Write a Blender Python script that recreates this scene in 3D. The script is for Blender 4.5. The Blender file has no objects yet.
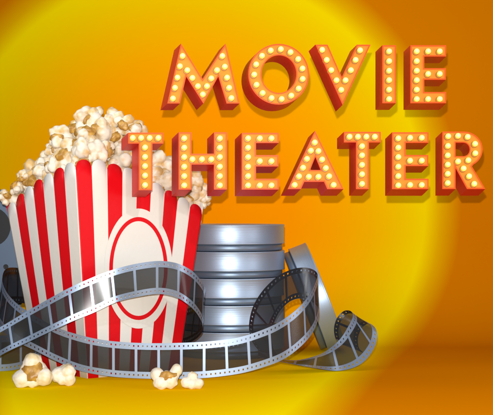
import bpy, bmesh, math, random
from mathutils import Vector, noise, Matrix, Euler
random.seed(7)
R = math.radians
S = 0.001                      # one unit of the layout below is a millimetre
L, CX, CY, H = 1200.0, 246.5, 207.5, 170.5   # camera distance, picture centre, camera height

def P(px, py, Y):              # picture point at depth Y (mm) -> world mm
    s = (L + Y) / L
    return Vector(((px - CX) * s, Y, H + (CY - py) * s))

C = bpy.context.scene.collection

# ------------------------------------------------------------------ materials
def mat(name, col, rough=.5, metal=0., **kw):
    m = bpy.data.materials.new(name); m.use_nodes = True
    b = m.node_tree.nodes['Principled BSDF']
    b.inputs['Base Color'].default_value = (*col, 1)
    b.inputs['Roughness'].default_value = rough
    b.inputs['Metallic'].default_value = metal
    for k, v in kw.items():
        b.inputs[k.replace('_', ' ')].default_value = v
    return m
def lin(r, g, b):
    f = lambda c: (c/255/12.92) if c/255 <= .04045 else ((c/255+.055)/1.055)**2.4
    return (f(r), f(g), f(b))
def N(m, t, **kw):
    n = m.node_tree.nodes.new(t)
    for k, v in kw.items(): setattr(n, k, v)
    return n
def lk(m, a, b): m.node_tree.links.new(a, b)
def math_n(m, op, a, b=None, c=None):
    n = N(m, 'ShaderNodeMath', operation=op)
    for i, v in enumerate((a, b, c)):
        if v is None: continue
        if isinstance(v, (int, float)): n.inputs[i].default_value = v
        else: lk(m, v, n.inputs[i])
    return n.outputs[0]
def bump(m, scale, dist, detail=3, coord='Object', stretch=None):
    tc = N(m, 'ShaderNodeTexCoord'); nz = N(m, 'ShaderNodeTexNoise'); bp = N(m, 'ShaderNodeBump')
    nz.inputs['Scale'].default_value = scale; nz.inputs['Detail'].default_value = detail
    src = tc.outputs[coord]
    if stretch:
        mp = N(m, 'ShaderNodeMapping'); mp.inputs['Scale'].default_value = stretch
        lk(m, src, mp.inputs[0]); src = mp.outputs[0]
    lk(m, src, nz.inputs['Vector']); lk(m, nz.outputs[0], bp.inputs['Height'])
    bp.inputs['Distance'].default_value = dist; bp.inputs['Strength'].default_value = .6
    lk(m, bp.outputs[0], m.node_tree.nodes['Principled BSDF'].inputs['Normal'])
    return nz

RED = mat('red_paper_ink', (.66, .003, .008), .4, Specular_IOR_Level=.15)
WHITE = mat('white_paper', (.73, .715, .67), .5)
for m_ in (RED, WHITE): bump(m_, 180, .0003)
INSIDE = mat('box_inside_paper', (.6, .56, .48), .7)
SIDE = mat('red_letter_metal', (.58, .022, .016), .42, Specular_IOR_Level=.15)
RIM = mat('orange_letter_rim', (.80, .10, .012), .4, Specular_IOR_Level=.1)
PANEL = mat('orange_letter_panel', (.86, .26, .026), .5, Specular_IOR_Level=.1)
SHADE_COLLAR = mat('bulb_shade_collar', (.30, .15, .01), .4)  # brown of the socket ring that imitates each bulb's shadow
BULB = mat('lit_bulb_glass', (1, .8, .3), .2)
bb = BULB.node_tree.nodes['Principled BSDF']
bb.inputs['Base Color'].default_value = (.5, .35, .1, 1)
_tc = N(BULB, 'ShaderNodeTexCoord'); _sp = N(BULB, 'ShaderNodeSeparateXYZ'); lk(BULB, _tc.outputs['Object'], _sp.inputs[0])
_x = math_n(BULB, 'SUBTRACT', _sp.outputs[0], .0004); _z = math_n(BULB, 'SUBTRACT', _sp.outputs[2], .0005)   # hot filament inside the glass
_r = math_n(BULB, 'SQRT', math_n(BULB, 'ADD', math_n(BULB, 'MULTIPLY', _x, _x), math_n(BULB, 'MULTIPLY', _z, _z)))
_cr = N(BULB, 'ShaderNodeValToRGB'); lk(BULB, math_n(BULB, 'DIVIDE', _r, .0032), _cr.inputs[0])
_cr.color_ramp.elements[0].position = .15; _cr.color_ramp.elements[0].color = (1, .90, .40, 1)
_cr.color_ramp.elements[1].position = .95; _cr.color_ramp.elements[1].color = (.95, .50, .035, 1)
lk(BULB, _cr.outputs[0], bb.inputs['Emission Color'])
bb.inputs['Emission Strength'].default_value = 1.5
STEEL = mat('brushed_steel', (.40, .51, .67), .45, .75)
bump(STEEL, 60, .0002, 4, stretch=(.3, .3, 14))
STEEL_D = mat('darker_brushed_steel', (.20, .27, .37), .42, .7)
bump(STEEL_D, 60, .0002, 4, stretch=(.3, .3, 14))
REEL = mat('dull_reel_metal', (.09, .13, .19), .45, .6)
DARK = mat('black_film_pack', (.012, .013, .016), .3)

def kernel_mat(name, a, b, rough):
    m = mat(name, a, rough, Subsurface_Weight=.1, Subsurface_Scale=.004)
    nz = bump(m, 260, .0006, 4)
    n2 = N(m, 'ShaderNodeTexNoise'); n2.inputs['Scale'].default_value = 90
    tc = N(m, 'ShaderNodeTexCoord'); lk(m, tc.outputs['Object'], n2.inputs['Vector'])
    cr = N(m, 'ShaderNodeValToRGB'); cr.color_ramp.elements[0].position = .46; cr.color_ramp.elements[1].position = .66
    cr.color_ramp.elements[0].color = (*a, 1); cr.color_ramp.elements[1].color = (*b, 1)
    lk(m, n2.outputs[0], cr.inputs[0]); lk(m, cr.outputs[0], m.node_tree.nodes['Principled BSDF'].inputs['Base Color'])
    m.node_tree.nodes['Principled BSDF'].inputs['Subsurface Radius'].default_value = (1, .7, .4)
    return m
POP = kernel_mat('popcorn_flake', (.80, .73, .60), (.66, .43, .16), .5)
POP_W = kernel_mat('white_popcorn_flake', (.86, .81, .70), (.76, .62, .36), .5)
HULL = kernel_mat('popcorn_hull', (.40, .20, .03), (.72, .44, .10), .4)

# film: silver face, black back, smoked see-through frames, punched perforations
def film_mat(name, edge, rough, metal, smoke, frame_gloss):
    m = bpy.data.materials.new(name); m.use_nodes = True
    nt = m.node_tree; pr = nt.nodes['Principled BSDF']; out = nt.nodes['Material Output']
    pr.inputs['Base Color'].default_value = (*edge, 1)
    pr.inputs['Roughness'].default_value = rough; pr.inputs['Metallic'].default_value = metal
    uv = N(m, 'ShaderNodeUVMap'); uv.uv_map = 'film'
    sp = N(m, 'ShaderNodeSeparateXYZ'); lk(m, uv.outputs[0], sp.inputs[0])
    u, v = sp.outputs[0], sp.outputs[1]            # u: mm along, v: mm across (0..35)
    def near(x, period, half):                      # 1 where |mod(x,period)-period/2| < half
        a = math_n(m, 'MODULO', math_n(m, 'ADD', x, 10000*period), period)
        a = math_n(m, 'ABSOLUTE', math_n(m, 'SUBTRACT', a, period/2))
        return math_n(m, 'LESS_THAN', a, half)
    av = math_n(m, 'ABSOLUTE', math_n(m, 'SUBTRACT', v, 17.5))
    frame = math_n(m, 'MULTIPLY', near(u, 22.4, 9.9), math_n(m, 'LESS_THAN', av, 10.9))
    hole = math_n(m, 'MULTIPLY', near(u, 4.48, .65),
                  math_n(m, 'LESS_THAN', math_n(m, 'ABSOLUTE', math_n(m, 'SUBTRACT', av, 14.3)), .85))
    tr = N(m, 'ShaderNodeBsdfTransparent'); tr.inputs[0].default_value = (*smoke, 1)
    gl = N(m, 'ShaderNodeBsdfPrincipled'); gl.inputs['Base Color'].default_value = (.05, .055, .06, 1)
    gl.inputs['Roughness'].default_value = .16
    mx = N(m, 'ShaderNodeMixShader'); mx.inputs[0].default_value = frame_gloss
    lk(m, tr.outputs[0], mx.inputs[1]); lk(m, gl.outputs[0], mx.inputs[2])
    m1 = N(m, 'ShaderNodeMixShader'); lk(m, frame, m1.inputs[0]); lk(m, pr.outputs[0], m1.inputs[1]); lk(m, mx.outputs[0], m1.inputs[2])
    t2 = N(m, 'ShaderNodeBsdfTransparent')
    m2 = N(m, 'ShaderNodeMixShader'); lk(m, hole, m2.inputs[0]); lk(m, m1.outputs[0], m2.inputs[1]); lk(m, t2.outputs[0], m2.inputs[2])
    lk(m, m2.outputs[0], out.inputs[0])
    return m
FILM_F = film_mat('film_silver_side', (.24, .31, .43), .32, .55, (.60, .62, .65), .30)
FILM_B = film_mat('film_black_side', (.012, .013, .016), .22, 0., (.60, .62, .65), .30)

# backdrop: one sheet of paper printed with a large orange-to-yellow disc on a burnt orange ground
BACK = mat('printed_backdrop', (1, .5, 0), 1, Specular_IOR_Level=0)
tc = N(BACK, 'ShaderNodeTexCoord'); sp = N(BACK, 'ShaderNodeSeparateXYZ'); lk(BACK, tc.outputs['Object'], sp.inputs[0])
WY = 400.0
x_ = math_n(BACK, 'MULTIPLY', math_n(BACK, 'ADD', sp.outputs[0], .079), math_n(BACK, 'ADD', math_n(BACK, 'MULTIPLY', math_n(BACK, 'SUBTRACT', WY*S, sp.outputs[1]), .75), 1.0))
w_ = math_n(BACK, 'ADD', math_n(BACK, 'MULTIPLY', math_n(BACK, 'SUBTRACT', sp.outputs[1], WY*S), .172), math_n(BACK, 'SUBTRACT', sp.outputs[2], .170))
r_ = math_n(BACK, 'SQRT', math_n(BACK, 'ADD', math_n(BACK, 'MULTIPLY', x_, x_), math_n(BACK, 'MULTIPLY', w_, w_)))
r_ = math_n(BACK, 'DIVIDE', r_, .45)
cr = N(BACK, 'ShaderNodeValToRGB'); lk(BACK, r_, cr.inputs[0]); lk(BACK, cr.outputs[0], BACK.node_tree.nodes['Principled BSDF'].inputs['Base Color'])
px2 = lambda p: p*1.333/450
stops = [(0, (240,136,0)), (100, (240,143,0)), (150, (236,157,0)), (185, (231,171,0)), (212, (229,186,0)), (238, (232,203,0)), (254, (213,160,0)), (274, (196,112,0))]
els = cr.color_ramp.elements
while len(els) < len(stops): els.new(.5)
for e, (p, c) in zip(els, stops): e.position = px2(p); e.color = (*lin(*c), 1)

# ------------------------------------------------------------------ object helpers
def link(o, parent=None):
    C.objects.link(o)
    if parent is not None: o.parent = parent
    return o
def obj(name, bm, mats, parent=None, smooth=False, loc=None):
    me = bpy.data.meshes.new(name)
    if loc is not None: bmesh.ops.translate(bm, verts=bm.verts, vec=-Vector(loc))
    bmesh.ops.scale(bm, vec=(S, S, S), verts=bm.verts)
    bm.to_mesh(me); bm.free()
    for m_ in (mats if isinstance(mats, (list, tuple)) else [mats]): me.materials.append(m_)
    if smooth: me.polygons.foreach_set('use_smooth', [True]*len(me.polygons))
    o = link(bpy.data.objects.new(name, me), parent)
    if loc is not None and parent is None: o.location = Vector(loc)*S
    return o
def tag(o, label=None, cat=None, group=None, kind=None):
    if label: o['label'] = label
    if cat: o['category'] = cat
    if group: o['group'] = group
    if kind: o['kind'] = kind
    return o
def thing(name, label, cat, loc, group=None, rot=None):
    o = link(bpy.data.objects.new(name, None)); o.location = Vector(loc)*S
    o.empty_display_size = .01
    if rot: o.rotation_euler = rot
    return tag(o, label, cat, group)
def lathe(bm, prof, seg=96, M=None):
    rings = []
    for r, z in prof:
        if r < 1e-6: rings.append([bm.verts.new((0, 0, z))]); continue
        rings.append([bm.verts.new((r*math.cos(2*math.pi*k/seg), r*math.sin(2*math.pi*k/seg), z)) for k in range(seg)])
    for a, b in zip(rings, rings[1:]):
        for k in range(seg):
            k2 = (k+1) % seg
            if len(a) == 1 and len(b) == 1: continue
            if len(a) == 1: f = (a[0], b[k2], b[k])
            elif len(b) == 1: f = (a[k], a[k2], b[0])
            else: f = (a[k], a[k2], b[k2], b[k])
            bm.faces.new(f)
    if M is not None: bmesh.ops.transform(bm, matrix=M, verts=bm.verts)
    bmesh.ops.recalc_face_normals(bm, faces=bm.faces)

# ------------------------------------------------------------------ backdrop sheet
bm = bmesh.new()
path = [(-560, 0)]
rad = 135
for k in range(0, 13):
    a = math.pi/2*k/12
    path.append((WY - rad + rad*math.sin(a), rad - rad*math.cos(a)))
path.append((WY, 1100))
rows = [[bm.verts.new((x, y, z)) for x in (-1100, 0, 1100)] for y, z in path]
for a, b in zip(rows, rows[1:]):
    for k in range(2): bm.faces.new((a[k], a[k+1], b[k+1], b[k]))
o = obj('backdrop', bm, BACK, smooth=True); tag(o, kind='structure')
bd = o.modifiers.new('thick', 'SOLIDIFY'); bd.thickness = .002; bd.offset = -1

# ------------------------------------------------------------------ marquee letters
YF, YB, OX, OY = -14.0, 17.0, -6.9, 6.7
def inset(poly, d):            # poly in picture orientation; positive d shrinks an outer loop
    n = len(poly); A = sum(poly[i][0]*poly[(i+1) % n][1] - poly[(i+1) % n][0]*poly[i][1] for i in range(n))
    sg = 1 if A > 0 else -1
    out = []
    for i in range(n):
        p0, p1, p2 = Vector(poly[i-1]), Vector(poly[i]), Vector(poly[(i+1) % n])
        e1, e2 = (p1-p0).normalized(), (p2-p1).normalized()
        n1, n2 = Vector((-e1.y, e1.x))*sg, Vector((-e2.y, e2.x))*sg
        b = n1+n2; b = b.normalized() if b.length > 1e-6 else n1
        k = max(b.dot(n1), .25)
        out.append(tuple(p1 + b*(d/k)))
    return out
def fill(bm, loops, Y):
    es = []
    for lp in loops:
        vs = [bm.verts.new(P(x, y, Y)) for x, y in lp]
        for i in range(len(vs)): es.append(bm.edges.new((vs[i], vs[(i+1) % len(vs)])))
    bmesh.ops.triangle_fill(bm, edges=es, use_beauty=True)
def wall(bm, lp1, Y1, lp2, Y2):
    a = [bm.verts.new(P(x, y, Y1)) for x, y in lp1]; b = [bm.verts.new(P(x, y, Y2)) for x, y in lp2]
    for i in range(len(a)):
        j = (i+1) % len(a); bm.faces.new((a[i], a[j], b[j], b[i]))
# one bulb mesh, shared
def bulb_meshes():
    bm = bmesh.new()
    lathe(bm, [(0, 4.1), (1.1, 3.9), (2.0, 3.2), (2.55, 2.3), (2.75, 1.5), (2.5, .6), (2.2, 0)], 20, Matrix.Rotation(R(90), 4, 'X'))
    bmesh.ops.scale(bm, vec=(S, S, S), verts=bm.verts)
    me = bpy.data.meshes.new('bulb'); bm.to_mesh(me); bm.free(); me.materials.append(BULB)
    me.polygons.foreach_set('use_smooth', [True]*len(me.polygons))
    bm = bmesh.new()
    lathe(bm, [(3.3, 0), (3.3, .5), (2.9, .9), (2.2, .9)], 20, Matrix.Translation((-.9, 0, -.9)) @ Matrix.Rotation(R(90), 4, 'X'))  # ring shifted down-left so its brown edge reads as the bulb's shadow
    bmesh.ops.scale(bm, vec=(S, S, S), verts=bm.verts)
    mc = bpy.data.meshes.new('shade_collar'); bm.to_mesh(mc); bm.free(); mc.materials.append(SHADE_COLLAR)
    return me, mc
BM_, BC_ = bulb_meshes()
def letter(name, label, outer, holes, bulbs):
    xs = [p[0] for p in outer]; ys = [p[1] for p in outer]
    base = P(sum(xs)/len(xs), max(ys), YF)
    root = thing(name, label, 'marquee letter', base, 'marquee letters of the sign')
    off = lambda lp: [(x+OX, y+OY) for x, y in lp]
    def put(nm, bm, m_): return obj(nm, bm, m_, root, loc=base)
    bm = bmesh.new()
    for lp in [outer]+holes: wall(bm, lp, YF, off(lp), YB)
    fill(bm, [off(outer)]+[off(h) for h in holes], YB)
    bmesh.ops.remove_doubles(bm, verts=bm.verts, dist=.001); bmesh.ops.recalc_face_normals(bm, faces=bm.faces)
    put('side_return', bm, SIDE)
    io = inset(outer, 1.35); ih = [inset(h, -1.1) for h in holes]
    bm = bmesh.new()
    for a, b in [(outer, io)]+list(zip(holes, ih)):
        wall(bm, a, YF-.3, b, YF-.3); wall(bm, b, YF-.3, b, YF+1.2); wall(bm, a, YF-.3, a, YF+.0)
    bmesh.ops.remove_doubles(bm, verts=bm.verts, dist=.001); bmesh.ops.recalc_face_normals(bm, faces=bm.faces)
    put('rim', bm, RIM)
    bm = bmesh.new(); fill(bm, [io]+ih, YF+.9)
    bmesh.ops.recalc_face_normals(bm, faces=bm.faces)
    put('face_panel', bm, PANEL)
    for x, y in bulbs:
        b = link(bpy.data.objects.new('bulb', BM_), root); b.location = (P(x, y, YF+.8)-base)*S
        c = link(bpy.data.objects.new('shade_collar', BC_), b)
    return root
def zz(x0, y0, pts): return [(x0+a/4.88, y0+b/4.88) for a, b in pts]
def ell(cx, cy, rx, ry, n=56): return [(cx+rx*math.cos(2*math.pi*k/n), cy+ry*math.sin(2*math.pi*k/n)) for k in range(n)]
def rect(x0, y0, x1, y1): return [(x0, y0), (x1, y0), (x1, y1), (x0, y1)]
def E_(x0, y0, x1, y1, xs, a1, a2, a3, a4): return [(x0, y0), (x1, y0), (x1, a1), (xs, a1), (xs, a2), (x1-.3, a2), (x1-.3, a3), (xs, a3), (xs, a4), (x1, a4), (x1, y1), (x0, y1)]
def T_(x0, y0, x1, yb, s0, s1, y1): return [(x0, y0), (x1, y0), (x1, yb), (s1, yb), (s1, y1), (s0, y1), (s0, yb), (x0, yb)]
colb = [51.4, 61.2, 70.8, 80.2, 89.7, 99.1]
col2 = [138.3, 147.6, 157.0, 166.6, 176.0, 185.3]
lab = lambda c, what: 'orange marquee letter %s with lit bulbs, %s' % (c, what)
letter('marquee_letter', lab('M', 'first letter of MOVIE'),
    [(167.3,103.5),(181,43.5),(202.6,79),(225.7,43.5),(239.6,103.5),(226.7,103.5),(218.3,76.5),(203.4,103.5),(186.2,76.5),(179.9,103.5)], [],
    zz(155,35,[(135,103),(122,153),(110,208),(98,258),(88,310),(158,172),(183,210),(210,250),(234,290),(254,250),(275,212),(303,172),(329,103),(341,155),(352,208),(362,258),(373,308)]))
letter('marquee_letter', lab('O', 'round second letter of MOVIE'), ell(278.7,74.2,30.4,30.4), [ell(278.9,74.1,17.4,18.8)],
    [(278.7+24.4*math.cos(R(-85+24*k)), 74.2+25*math.sin(R(-85+24*k))) for k in range(15)])
letter('marquee_letter', lab('V', 'middle letter of MOVIE'), [(315.4,44.6),(327.7,44.6),(341.9,77),(357,44.6),(370.7,44.6),(342.6,105)], [],
    zz(300,35,[(108,73),(130,122),(152,172),(178,221),(201,268),(222,221),(248,172),(271,122),(293,75)]))
letter('marquee_letter', lab('I', 'fourth letter of MOVIE'), rect(382.3,45.2,396,103.2), [], [(389,y) for y in colb])
letter('marquee_letter', lab('E', 'last letter of MOVIE'), E_(410.4,45.2,446.2,103.2,424.3,56.5,68.2,79.7,92), [],
    [(416.6,y) for y in colb]+[(x,y) for x in (428,439.6) for y in (51.4,74,99.1)])
letter('marquee_letter', lab('T', 'first letter of THEATER, in front of the popcorn'), T_(128.2,132.6,163.4,143.6,138.8,152.4,190.2), [],
    [(x,137.9) for x in (132.9,141.3,149.8,158.5)]+[(145.2,y) for y in (147.4,156.8,166,175.4,185)])
letter('marquee_letter', lab('H', 'second letter of THEATER'), [(178.6,132.2),(191.5,132.2),(191.5,153.7),(214,153.7),(214,132.2),(227,132.2),(227,189.5),(214,189.5),(214,164.5),(191.5,164.5),(191.5,189.5),(178.6,189.5)], [],
    [(x,y) for x in (184.4,220) for y in col2]+[(x,159.2) for x in (192.6,202.1,211.4)])
letter('marquee_letter', lab('E', 'third letter of THEATER'), E_(241.7,132.8,278.8,189.5,256,143,155.1,166.4,178.7), [],
    [(248.2,y) for y in col2]+[(x,y) for x in (259.9,271.5) for y in (138.3,161.1,185.3)])
letter('marquee_letter', lab('A', 'fourth letter of THEATER'), [(315,130.7),(343.6,189.1),(327.3,189.1),(324,181.8),(304.3,181.8),(301,189.1),(287.7,189.1)], [[(315.4,156.8),(320.7,170),(310.1,170)]],
    zz(275,125,[(194,85),(175,125),(212,127),(156,165),(230,168),(137,208),(248,210),(117,250),(165,252),(212,252),(264,250),(96,292),(286,292)]))
letter('marquee_letter', lab('T', 'fifth letter of THEATER, between A and E'), T_(343.9,131.8,380.8,142.4,356,368.9,189.1), [],
    [(x,136.7) for x in (349.5,357.9,366.3,374.7)]+[(362,y) for y in (146.2,155.3,164.8,174.2,183.8)])
letter('marquee_letter', lab('E', 'sixth letter of THEATER, before the R'), E_(392,132.2,428.7,189.1,405.7,142.8,155,166,178.7), [],
    [(398.2,y) for y in col2]+[(x,y) for x in (410,421.6) for y in (137.8,160.6,184.9)])
bowl = [(464+18.7*math.cos(R(a)), 149.3+17.7*math.sin(R(a))) for a in range(-90, 61, 10)]
hole = [(455.6,142.6)]+[(463.5+6.2*math.cos(R(a)), 149.4+6.8*math.sin(R(a))) for a in range(-90, 91, 15)]+[(455.6,156.2)]
letter('marquee_letter', lab('R', 'last letter of THEATER'), [(442.3,131.6)]+bowl+[(472,166.5),(485.3,189),(467,189),(455.6,168),(455.6,189),(442.3,189)], [hole],
    zz(430,125,[(88,55),(87,102),(86,148),(86,193),(86,238),(86,283),(136,53),(183,58),(219,92),(220,138),(186,172),(136,178),(163,212),(190,250),(215,287)]))

# ------------------------------------------------------------------ striped popcorn box
def interp(tab, x):
    tab = sorted(tab)
    if x <= tab[0][0]: return tab[0][1]
    for (a, b), (c, d) in zip(tab, tab[1:]):
        if x <= c: return b+(d-b)*(x-a)/(c-a)
    return tab[-1][1]
NB = Vector(P(87, 379, 0)); NB.z = 0
def floorpt(px, Y): v = P(px, 300, Y); v.z = 0; return v
NB = floorpt(88, -4); RB = floorpt(177.5, 58); LB = floorpt(37, 70); BB = RB+LB-NB
def toppt(px, Y): v = P(px, 205, Y); return v
NT = toppt(76, -12); RT = toppt(208, 84); LT = toppt(1.0, 100); BT = RT+LT-NT
apexF = [(76,160),(82,159.5),(98,159.5),(113,163.5),(127,167),(142,174),(158,183),(171,190),(185,197),(200,204),(208,208)]
apexL = [(1,207),(3,205),(12,199),(21,190),(32,183),(43,176),(55,170),(68.6,163),(76,161)]
def pxof(v): return CX+v.x*L/(L+v.y)
box = thing('popcorn_box', 'tall red and white striped popcorn box with an oval emblem, heaped with popcorn', 'popcorn box', NB)
def face_point(b0, b1, t0, t1, u, v, ztop):     # v 0..1 up to ztop; paper bows gently outwards
    b = b0.lerp(b1, u); t = t0.lerp(t1, u)
    q = b.lerp(t, v); q.z = ztop*v
    return q
ZT = 205.0
def make_face(name, b0, b1, t0, t1, nstripe, apex, first_red, edges=None, curl=False):
    bm = bmesh.new(); sub = 10; cols = []
    nrm = (t1-t0).cross(Vector((0, 0, 1))).normalized()
    for i in range(nstripe):
        for k in range(sub+1):
            t = k/sub
            u = (i+t)/nstripe
            tp = t0.lerp(t1, u); px = pxof(tp); s = (L+tp.y)/L
            ap = interp(apex, px) if apex else None
            z = (H+(CY-ap)*s) if apex else 178
            w = (t1-t0).length/nstripe
            z -= (1-math.sqrt(max(0, 1-(2*t-1)**2)))*w*.42
            col = []
            for j in range(15):
                v = j/14
                q = b0.lerp(b1, u).lerp(tp, v*z/ZT + .0*v); q.z = z*v
                q += nrm*(3.0*math.sin(math.pi*v)*math.sin(math.pi*u)*.6)
                if curl: q += nrm*(-4.5*max(0, v-.8)/.2*max(0, u-.9)/.1)
                col.append(bm.verts.new(q))
            cols.append((i, col))
    for (i, a), (i2, b) in zip(cols, cols[1:]):
        if i != i2: continue
        for j in range(14):
            f = bm.faces.new((a[j], b[j], b[j+1], a[j+1])); f.material_index = (0 if (i % 2 == 0) == first_red else 1)
    bmesh.ops.remove_doubles(bm, verts=bm.verts, dist=.01)
    o = obj(name, bm, [RED, WHITE], box, smooth=True, loc=NB)
    sm = o.modifiers.new('thick', 'SOLIDIFY'); sm.thickness = .0006; sm.offset = 0
    return o
make_face('front_panel', NB, RB, NT, RT, 9, apexF, True)
make_face('side_panel', LB, NB, LT, NT, 7, apexL, False)
make_face('rear_panel', RB, BB, RT, BT, 7, None, False)
make_face('rear_panel', BB, LB, BT, LT, 9, None, True)
bm = bmesh.new()
bm.faces.new([bm.verts.new(Vector((p.x, p.y, 1.0))) for p in (NB, RB, BB, LB)])
obj('box_bottom', bm, INSIDE, box, loc=NB)
# oval emblem printed on a raised card patch
nF = (RT-NT).cross(Vector((0, 0, 1))).normalized()
def on_front(px, py, lift):
    # solve for the point of the front panel seen at this place, then keep it as panel coordinates
    lo = None
    u, v = .5, .5
    for _ in range(30):
        def f(u, v):
            z = v*190
            q = NB.lerp(RB, u).lerp(NT.lerp(RT, u), z/ZT); q.z = z
            q += nF*(3.0*math.sin(math.pi*min(1,v))*math.sin(math.pi*u)*.6)
            s = (L+q.y)/L
            return q, CX+q.x/s, CY-(q.z-H)/s
        q, x, y = f(u, v); e = 1e-3
        _, xu, yu = f(u+e, v); _, xv, yv = f(u, v+e)
        a, b, c, d = (xu-x)/e, (xv-x)/e, (yu-y)/e, (yv-y)/e
        det = a*d-b*c; dx, dy = px-x, py-y
        u += (d*dx-b*dy)/det; v += (-c*dx+a*dy)/det
    return q + nF*lift
def oval(name, rings, mats_idx, mats, lift):
    bm = bmesh.new(); n = 72; prev = None
    c = bm.verts.new(on_front(138, 268.5, lift))
    for ri, (rx, ry) in enumerate(rings):
        ring = [bm.verts.new(on_front(138+rx*math.cos(2*math.pi*k/n), 268.5+ry*math.sin(2*math.pi*k/n), lift)) for k in range(n)]
        for k in range(n):
            k2 = (k+1) % n
            f = bm.faces.new((c, ring[k], ring[k2])) if prev is None else bm.faces.new((prev[k], ring[k], ring[k2], prev[k2]))
            f.material_index = mats_idx[ri]
        prev = ring
    bmesh.ops.recalc_face_normals(bm, faces=bm.faces)
    return obj(name, bm, mats, box, smooth=True, loc=NB)
oval('oval_emblem', [(8,14),(16,30),(25.5,47.3),(29.2,51.5),(34,60)], [0,0,0,1,0], [WHITE, RED], .9)

# ------------------------------------------------------------------ popcorn
def kernel_mesh(name, lobes, seed, sub=4, sharp=20.0, amp=.10):
    """lobes: (x,y,z,r) - one blown-up flake; returns mesh in mm*S"""
    bm = bmesh.new(); bmesh.ops.create_icosphere(bm, subdivisions=sub, radius=1)
    off = Vector((seed*13.7, seed*5.1, seed*2.3))
    for v in bm.verts:
        d = v.co.normalized(); acc = 0; best = .15
        for (x, y, z, r) in lobes:
            c = Vector((x, y, z)); b = d.dot(c); disc = b*b-(c.length_squared-r*r)
            if disc > 0:
                t = b+math.sqrt(disc)
                acc += math.exp(sharp*t)
        acc += math.exp(sharp*.30)
        t = math.log(acc)/sharp
        t *= 1+amp*noise.noise(d*2.6+off)*1.6+amp*.6*noise.noise(d*7+off)
        v.co = d*t
    return bm
def finish_kernel(bm, name, m_, scale):
    me = bpy.data.meshes.new(name)
    bmesh.ops.scale(bm, vec=(scale*S,)*3, verts=bm.verts); bm.to_mesh(me); bm.free()
    me.materials.append(m_); me.polygons.foreach_set('use_smooth', [True]*len(me.polygons))
    return me
def hull_bm(lobes, seed, h):
    """a crumpled amber hull sitting in the hollow on the +z side"""
    bm = bmesh.new(); bmesh.ops.create_icosphere(bm, subdivisions=3, radius=1)
    off = Vector((seed*3.7, 1, 2))
    for v in bm.verts:
        d = v.co.copy(); k = 1+.35*noise.noise(d*2+off)+.12*noise.noise(d*6+off)
        k *= 1-.35*max(0, d.z)**2           # dished
        v.co = Vector((d.x*k*h[0], d.y*k*h[1], d.z*k*h[2]+h[3]))
    return bm
rnd = random.Random(3)
protos = []
for s_ in range(9):
    n = rnd.choice((4, 5, 5, 6)); lobes = []
    for k in range(n):
        a = 2*math.pi*k/n+rnd.uniform(-.3, .3); el = rnd.uniform(-.5, .15)
        rr = rnd.uniform(.34, .56); dd = rnd.uniform(.50, .72)
        lobes.append((dd*math.cos(a)*math.cos(el), dd*math.sin(a)*math.cos(el), dd*math.sin(el), rr))
    lobes.append((0, 0, -.35, .6))
    if s_ % 3 == 0: lobes.append((rnd.uniform(-.2,.2), rnd.uniform(-.2,.2), .45, .5))
    km = finish_kernel(kernel_mesh('popcorn', lobes, s_+1), 'popcorn', POP, 14.2)
    hm = finish_kernel(hull_bm(lobes, s_+1, (.60, .42, .40, .36)), 'hull', HULL, 14.2) if s_ % 5 else None
    protos.append((km, hm))
def place_kernel(km, hm, loc, rot, sc, label, group=None):
    o = link(bpy.data.objects.new('popcorn', km)); o.location = Vector(loc)*S; o.rotation_euler = rot; o.scale = (sc,)*3
    if hm:
        h = link(bpy.data.objects.new('hull', hm), o)
    return tag(o, label, 'popcorn', group)
# heap in the box: a, b run along the front and side panels
def rimz(a, b):
    e = [(a, H+(CY-interp(apexF, 76+132*a))*1.02), (b, H+(CY-interp(apexL, 76-75*b))*1.02)]
    return None
def heap(a, b, lvl=0):
    q = NT+(RT-NT)*a+(LT-NT)*b
    zf = interp([(0,213),(.3,209),(.6,193),(1,168)], a); zl = interp([(0,213),(.3,203),(.6,189),(1,170)], b)
    rim = (zf+zl-213)
    rim = max(rim, 160)
    da = min(a, 1-a)*2; db = min(b, 1-b)*2
    m = max(0, min(da, db)-.08)/.92
    z = rim + 106*m**.66
    return Vector((q.x, q.y, min(z, 262+6*noise.noise(Vector((a*4, b*4, 0)))) - 11 - lvl))
GROUP = 'popcorn heaped in the striped box'
LBL = 'fluffy cream popped corn flake in the heap filling the striped box'
pos = []
for lvl, st in ((0, .115), (15, .125)):
    na = int(1/st)
    for i in range(na+1):
        for j in range(na+1):
            a = .09+.83*i/na+rnd.uniform(-.025, .025); b = .09+.83*j/na+rnd.uniform(-.025, .025)
            a = min(.93, max(.105, a)); b = min(.93, max(.105, b))
            if a+b > 1.28: continue
            if lvl and (a+b > 1.1): continue
            p = heap(a, b, lvl); pos.append((p + Vector((rnd.uniform(-2,2), rnd.uniform(-2,2), rnd.uniform(-5,4))), lvl))
def rr(): return Euler((rnd.uniform(-.9, .9)+R(70), rnd.uniform(-.9, .9), rnd.uniform(-1.2, 1.2)), 'XYZ')
# +z (hull side) turned roughly to the viewer / up, or away
pos = pos[:292]
for p, lvl in pos:
    km, hm = protos[rnd.randrange(9)]
    r = rr() if rnd.random() < .7 else Euler((rnd.uniform(0, 6.3), rnd.uniform(0, 6.3), rnd.uniform(0, 6.3)))
    place_kernel(km, hm, p, r, rnd.uniform(.78, 1.12), LBL, GROUP)
for (px, py, Y, sc) in [(6,197,92,.6),(16,187,88,.62),(23,178,85,.62),(98,117,58,.85),(112,120,58,.85),(124,126,50,.8),(60,138,50,1.0),(86,120,56,1.0),(198,190,88,.8),(203,200,90,.7),(193,180,84,.8),(136,130,48,.85)]:
    km, hm = protos[rnd.randrange(9)]
    place_kernel(km, hm, P(px, py, Y), rr(), sc, LBL, GROUP)

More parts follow.
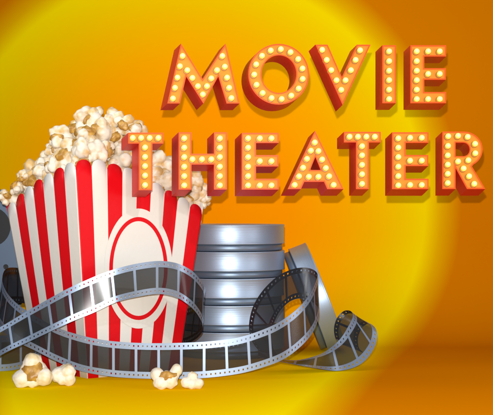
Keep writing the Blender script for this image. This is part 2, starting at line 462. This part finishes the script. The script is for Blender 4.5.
# four spilled flakes
def spilled(lobes, hull, seed, px, py, Y, sc, rot, label):
    km = finish_kernel(kernel_mesh('popcorn', lobes, seed, 5, 17, .05), 'popcorn', POP_W, sc)
    hm = finish_kernel(hull_bm(lobes, seed, hull), 'hull', HULL, sc) if hull else None
    o = place_kernel(km, hm, P(px, py, Y), rot, 1, label)
    zmin = min((o.rotation_euler.to_matrix() @ v.co).z for v in km.vertices)
    o.location.z = -zmin - .0004
    return o
front = Euler((R(90), 0, 0))   # local z towards the camera, local y up
spilled([(0,.58,.05,.52),(-.60,-.30,.05,.50),(.58,-.28,.05,.50),(0,0,-.35,.55),(-.30,.22,-.05,.40),(.36,.22,-.05,.40),(0,-.42,-.05,.40)], (.60,.58,.30,.30), 21, 33, 370, -62, 17.2,
        Euler((R(72), R(-4), R(3))), 'large three lobed popcorn flake with amber centre on the floor, leftmost of the spilled ones')
spilled([(-.35,-.1,.1,.52),(.25,.25,.1,.50),(.45,-.25,0,.42),(0,0,-.3,.5),(-.05,.35,-.1,.36),(.05,-.35,.2,.33)], (.2,.36,.3,.30), 22, 64, 375, -50, 14.5,
        Euler((R(75), R(10), R(-15))), 'smooth cream popcorn flake lying right beside the large three lobed one')
spilled([(-.58,.22,.05,.42),(.66,.34,0,.36),(-.42,-.30,.05,.46),(.18,-.32,0,.44),(0,-.05,-.35,.48),(.40,.0,-.05,.34)], (.60,.30,.3,.26), 23, 167, 378, -72, 15.3,
        Euler((R(75), R(-8), 0)), 'two eared popcorn flake with yellow middle on the floor before the box')
spilled([(-.45,-.15,.05,.42),(.0,.32,.1,.40),(.48,-.15,0,.42),(0,-.2,.1,.45),(0,0,-.25,.4)], (.2,.1,.2,.22), 24, 192, 381, -72, 12.2,
        Euler((R(70), R(6), R(10))), 'smallest spilled popcorn flake, rightmost on the floor before the film')

# ------------------------------------------------------------------ film strips
def catmull(keys, n):
    out = []
    K = [keys[0]]+keys+[keys[-1]]
    for i in range(1, len(K)-2):
        p0, p1, p2, p3 = K[i-1:i+3]
        for k in range(n):
            t = k/n
            out.append(.5*((2*p1)+(p2-p0)*t+(2*p0-5*p1+4*p2-p3)*t*t+(3*p1-p0-3*p2+p3)*t**3))
    out.append(K[-2]); return out
def strip(name, label, keys, u0=0, sub=10):
    T = catmull([P(k[0], k[1], k[2]) for k in keys], sub); B = catmull([P(k[3], k[4], k[5]) for k in keys], sub)
    me = bpy.data.meshes.new(name); bm = bmesh.new(); uvl = bm.loops.layers.uv.new('film')
    M_ = 6
    grid = []; us = []; u = u0
    base = B[len(B)//2].copy(); base.z = 0
    for i in range(len(T)):
        if i: u += (((T[i]+B[i])-(T[i-1]+B[i-1]))/2).length
        us.append(u)
        grid.append([T[i].lerp(B[i], j/M_) for j in range(M_+1)])
    nr = []
    for i in range(len(T)):
        a = (T[min(i+1, len(T)-1)]+B[min(i+1, len(T)-1)])-(T[max(i-1, 0)]+B[max(i-1, 0)])
        nr.append(a.cross(B[i]-T[i]).normalized())
    for side in (0, 1):
        V = [[bm.verts.new((grid[i][j] + nr[i]*(.12 if side else -.12) - base)*S) for j in range(M_+1)] for i in range(len(T))]
        for i in range(len(T)-1):
            for j in range(M_):
                q = [(i, j), (i, j+1), (i+1, j+1), (i+1, j)]
                if side: q = q[::-1]
                f = bm.faces.new([V[a][b] for a, b in q]); f.material_index = side; f.smooth = True
                for lp, (a, b) in zip(f.loops, q): lp[uvl].uv = (us[a], 35*b/M_)
    bm.to_mesh(me); bm.free()
    me.materials.append(FILM_F); me.materials.append(FILM_B)
    o = link(bpy.data.objects.new(name, me)); o.location = base*S
    return tag(o, label, 'film strip')
k1 = [(-40,349,-10,-36,374,-16),(-18,337,-12,-14,364,-20),(4,325,-15,8,351.5,-30),(24,313,-20,28.5,342,-32),(46,300.5,-25,50.5,331.5,-32),(68,288.5,-26,72,321.5,-30),
      (90,278.5,-25,94,312.5,-27),(112,270,-22,115.5,302.5,-24),(135,264,-16,137,297,-16),(158,261,-10,158,294,-10),(176,263,-4,175.5,297,-4),
      (190,269.5,5,188.5,305,2),(199,278,15,197,314,12),(204.5,287,32,202.5,325,26),(204,296,58,201,334,48),(196,304,88,191,342,78),(183,309,112,178,345,106),
      (150,305,142,148,341,142),(100,292,160,100,329,160),(60,280,158,60,315,158),(32,271,142,33,305,142),
      (14,267.5,118,13,303,118),(5,270,88,1,307,88),(2.5,281,52,-3,318,50),(8,294,20,2.5,330,16),(20,306,0,16,341,-4),(37,317,-8,35,350.5,-10),
      (58,328,-12,56,361,-12),(80,335,-14,79,370.5,-14),(100,339.5,-15,100,375,-16),(122,342,-16,122,377.5,-17),(150,343.2,-17,150,378.7,-18),(180,342.8,-18,180,378.9,-18),
      (210,341.3,-17,210,377.5,-18),(238,337.5,-15,240,373.5,-16),(262,330,-12,264,367,-13),(280,321.5,-8,283,359.5,-9),(297,309,0,299,348,-1),
      (309,295,10,311,335,8),(315.5,282,24,317.5,321,20),(317.3,274,40,318.5,309,34),(312.5,269.3,50,311,301,42),(303,267.5,58,300,298.5,48),(290,270,62,290,301.5,50),
      (276,277.5,62,281,310,48),(262,291.5,58,275.5,319.5,42),(252.5,308,50,272,330,32),(249,326,38,271.5,341,20),(252,341,28,274,350,12),(259,351,18,279,356,4)]
strip('film_strip', 'long silver edged film strip winding round the popcorn box and looping before the cans', k1, u0=9)
k2 = [(258,350,52,258,357,18),(270,357,54,269,360,20),(283,359.5,57,281,362,24),(299,360,62,297,365,30),(319,354.8,68,317,368.5,38),(331,347.5,70,336,370.9,46),
      (341,338,70,352,368.2,50),(348.5,326,72,364,361.5,54),(352.5,317.5,80,373,350,62),(352,312.5,88,377,338,72),(348.5,310.5,95,375.5,328.5,82),
      (343,311.5,100,369,323.5,92),(337,318,100,362,328,95),(334,328,96,358,338,90),(335.5,338.5,90,359,348,84),(341,344,84,364,353,80)]
strip('film_strip', 'short film strip end curled into a small roll at the right', k2, u0=3)

k3 = [(-60,337,40,-60,373.5,40),(-30,336.5,46,-30,372.5,46),(-8,336,48,-8,371.5,48),(10,335,48,10,370.5,48),(24,332,45,24,367.5,45),(34,327,38,34,362.5,38),(40,322,30,40,357.5,30)]
strip('film_strip', 'piece of film strip standing on the floor at the left edge, below the long strip', k3, u0=6)

# ------------------------------------------------------------------ film cans
def can_parts(parent, up=1):
    bm = bmesh.new()
    lathe(bm, [(0,29.6),(40,29.6),(41,29.0),(62.2,29.0),(63.2,29.9),(64.0,29.9),(64.5,29.2),(64.2,28.2),(64,27.4),(64,10.2),(64.3,9.4),(64.5,8.6),(64.2,8.0),(63.2,7.9),(62.6,8.6),(62.6,10)], 128)
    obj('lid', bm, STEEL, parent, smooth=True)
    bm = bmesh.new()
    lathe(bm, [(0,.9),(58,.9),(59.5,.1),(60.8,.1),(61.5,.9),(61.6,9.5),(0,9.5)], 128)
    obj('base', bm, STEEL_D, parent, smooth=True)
names = ['bottom', 'second from the bottom', 'middle', 'second from the top', 'top']
for k in range(5):
    jx = [0, .6, -.4, .5, .2][k]
    t = thing('film_can', 'round silver metal film can, %s one of the upright stack of five' % names[k], 'film can', (-20+jx, 206, .1+30.2*k), 'film cans')
    t.rotation_euler.z = k*.7
    can_parts(t)
# leaning can standing on its edge
ang = math.atan2(.364, .931)
t = thing('film_can', 'silver film can standing on edge and leaning against the stack', 'film can', (0, 0, 0), 'film cans')
Mx = Matrix(((0, 0, .931), (0, 1, 0), (0, 0, .364))).to_4x4()
# local z -> (.931,0,.364)
zax = Vector((.931, 0, .364)).normalized(); yax = Vector((0, 1, 0)); xax = yax.cross(zax).normalized()
rot = Matrix((xax, yax, zax)).transposed()
t.rotation_euler = rot.to_euler()
cpos = P(308, 300, 236) - zax*8.2
t.location = Vector((cpos.x, cpos.y, cpos.z+1.0))*S
can_parts(t)

# reel behind the box
reel = thing('film_reel', 'large silver film reel with round holes standing behind the left side of the box', 'film reel', (P(-60, 300, 180).x-9, 192, 0))
def plate(name, y0, y1, Rr, holes):
    bm = bmesh.new()
    def loopp(pts, y): return [bm.verts.new((x, y, z+109)) for x, z in pts]
    loops = [[(Rr*math.cos(2*math.pi*k/96), Rr*math.sin(2*math.pi*k/96)) for k in range(96)]]
    for hx, hz, hr in holes: loops.append([(hx+hr*math.cos(2*math.pi*k/32), hz+hr*math.sin(2*math.pi*k/32)) for k in range(32)])
    fr = []
    for y in (y0, y1):
        es = []; lv = []
        for lp in loops:
            vs = loopp(lp, y); lv.append(vs)
            for i in range(len(vs)): es.append(bm.edges.new((vs[i], vs[(i+1) % len(vs)])))
        bmesh.ops.triangle_fill(bm, edges=es, use_beauty=True); fr.append(lv)
    for a, b in zip(*fr):
        for i in range(len(a)):
            j = (i+1) % len(a); bm.faces.new((a[i], a[j], b[j], b[i]))
    bmesh.ops.recalc_face_normals(bm, faces=bm.faces)
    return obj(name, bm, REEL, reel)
hl = [(76*math.cos(R(31+72*k)), 76*math.sin(R(31+72*k)), 23) for k in range(5)] + [(83*math.cos(R(-5+72*k)), 83*math.sin(R(-5+72*k)), 3) for k in range(5)] + [(0, 0, 6)]
plate('flange', -2, 0, 109, hl); plate('flange', 26, 28, 109, hl)
bm = bmesh.new(); lathe(bm, [(0,0),(101,0),(101,25.6),(0,25.6)], 96, Matrix.Translation((0, .2, 109)) @ Matrix.Rotation(R(-90), 4, 'X'))
obj('wound_film', bm, DARK, reel)

# ------------------------------------------------------------------ camera, lamps, world
cam = bpy.data.cameras.new('camera'); co = link(bpy.data.objects.new('camera', cam))
co.location = (0, -L*S, H*S); co.rotation_euler = (R(90), 0, 0)
cam.sensor_width = 36; cam.lens = 36*L/493.0; cam.clip_start = .01; cam.clip_end = 50
bpy.context.scene.camera = co
def lamp(kind, name, loc, target, power, col=(1, 1, 1), **kw):
    l = bpy.data.lights.new(name, kind); l.energy = power; l.color = col
    for k, v in kw.items(): setattr(l, k, v)
    o = link(bpy.data.objects.new(name, l)); o.location = Vector(loc)*S
    o.rotation_euler = (Vector(target)-Vector(loc)).to_track_quat('-Z', 'Y').to_euler()
    return o
lamp('SPOT', 'key_lamp', (-6, -1200, H+31), (0, 300, 200), 50, (1, .985, .96), spot_size=R(150), spot_blend=.1, shadow_soft_size=.004)
lamp('AREA', 'top_fill', (200, 60, 780), (200, 130, 0), .5, (1, .98, .95), shape='RECTANGLE', size=.7, size_y=.25, spread=R(125))  # unseen overhead fill, added to light the floor
lamp('AREA', 'left_fill', (-640, -230, 560), (-20, 200, 390), .6, (.95, .98, 1), shape='RECTANGLE', size=.3, size_y=.4, spread=R(64))  # unseen fill, added to brighten the letters' left sides and the wall
lamp('AREA', 'right_fill', (720, -460, 230), (-220, 300, 330), 2.3, (1, 1, 1), shape='RECTANGLE', size=.14, size_y=.8)  # unseen fill, added for the bright band on the cans and the left wall
lamp('SPOT', 'popcorn_fill_spot', (190, -660, 620), (-125, 50, 190), 6.2, (1, .98, .95), spot_size=R(23), spot_blend=.7, shadow_soft_size=.012)  # unseen spot, added to give the popcorn relief and brighten the box
w = bpy.data.worlds.new('World'); bpy.context.scene.world = w; w.use_nodes = True
w.node_tree.nodes['Background'].inputs[0].default_value = (.75, .85, 1, 1)
w.node_tree.nodes['Background'].inputs[1].default_value = .22
sc = bpy.context.scene
sc.view_settings.view_transform = 'Standard'; sc.view_settings.look = 'None'; sc.view_settings.gamma = 1; sc.view_settings.exposure = 0
sc.render.engine = 'CYCLES'; sc.cycles.transparent_max_bounces = 24
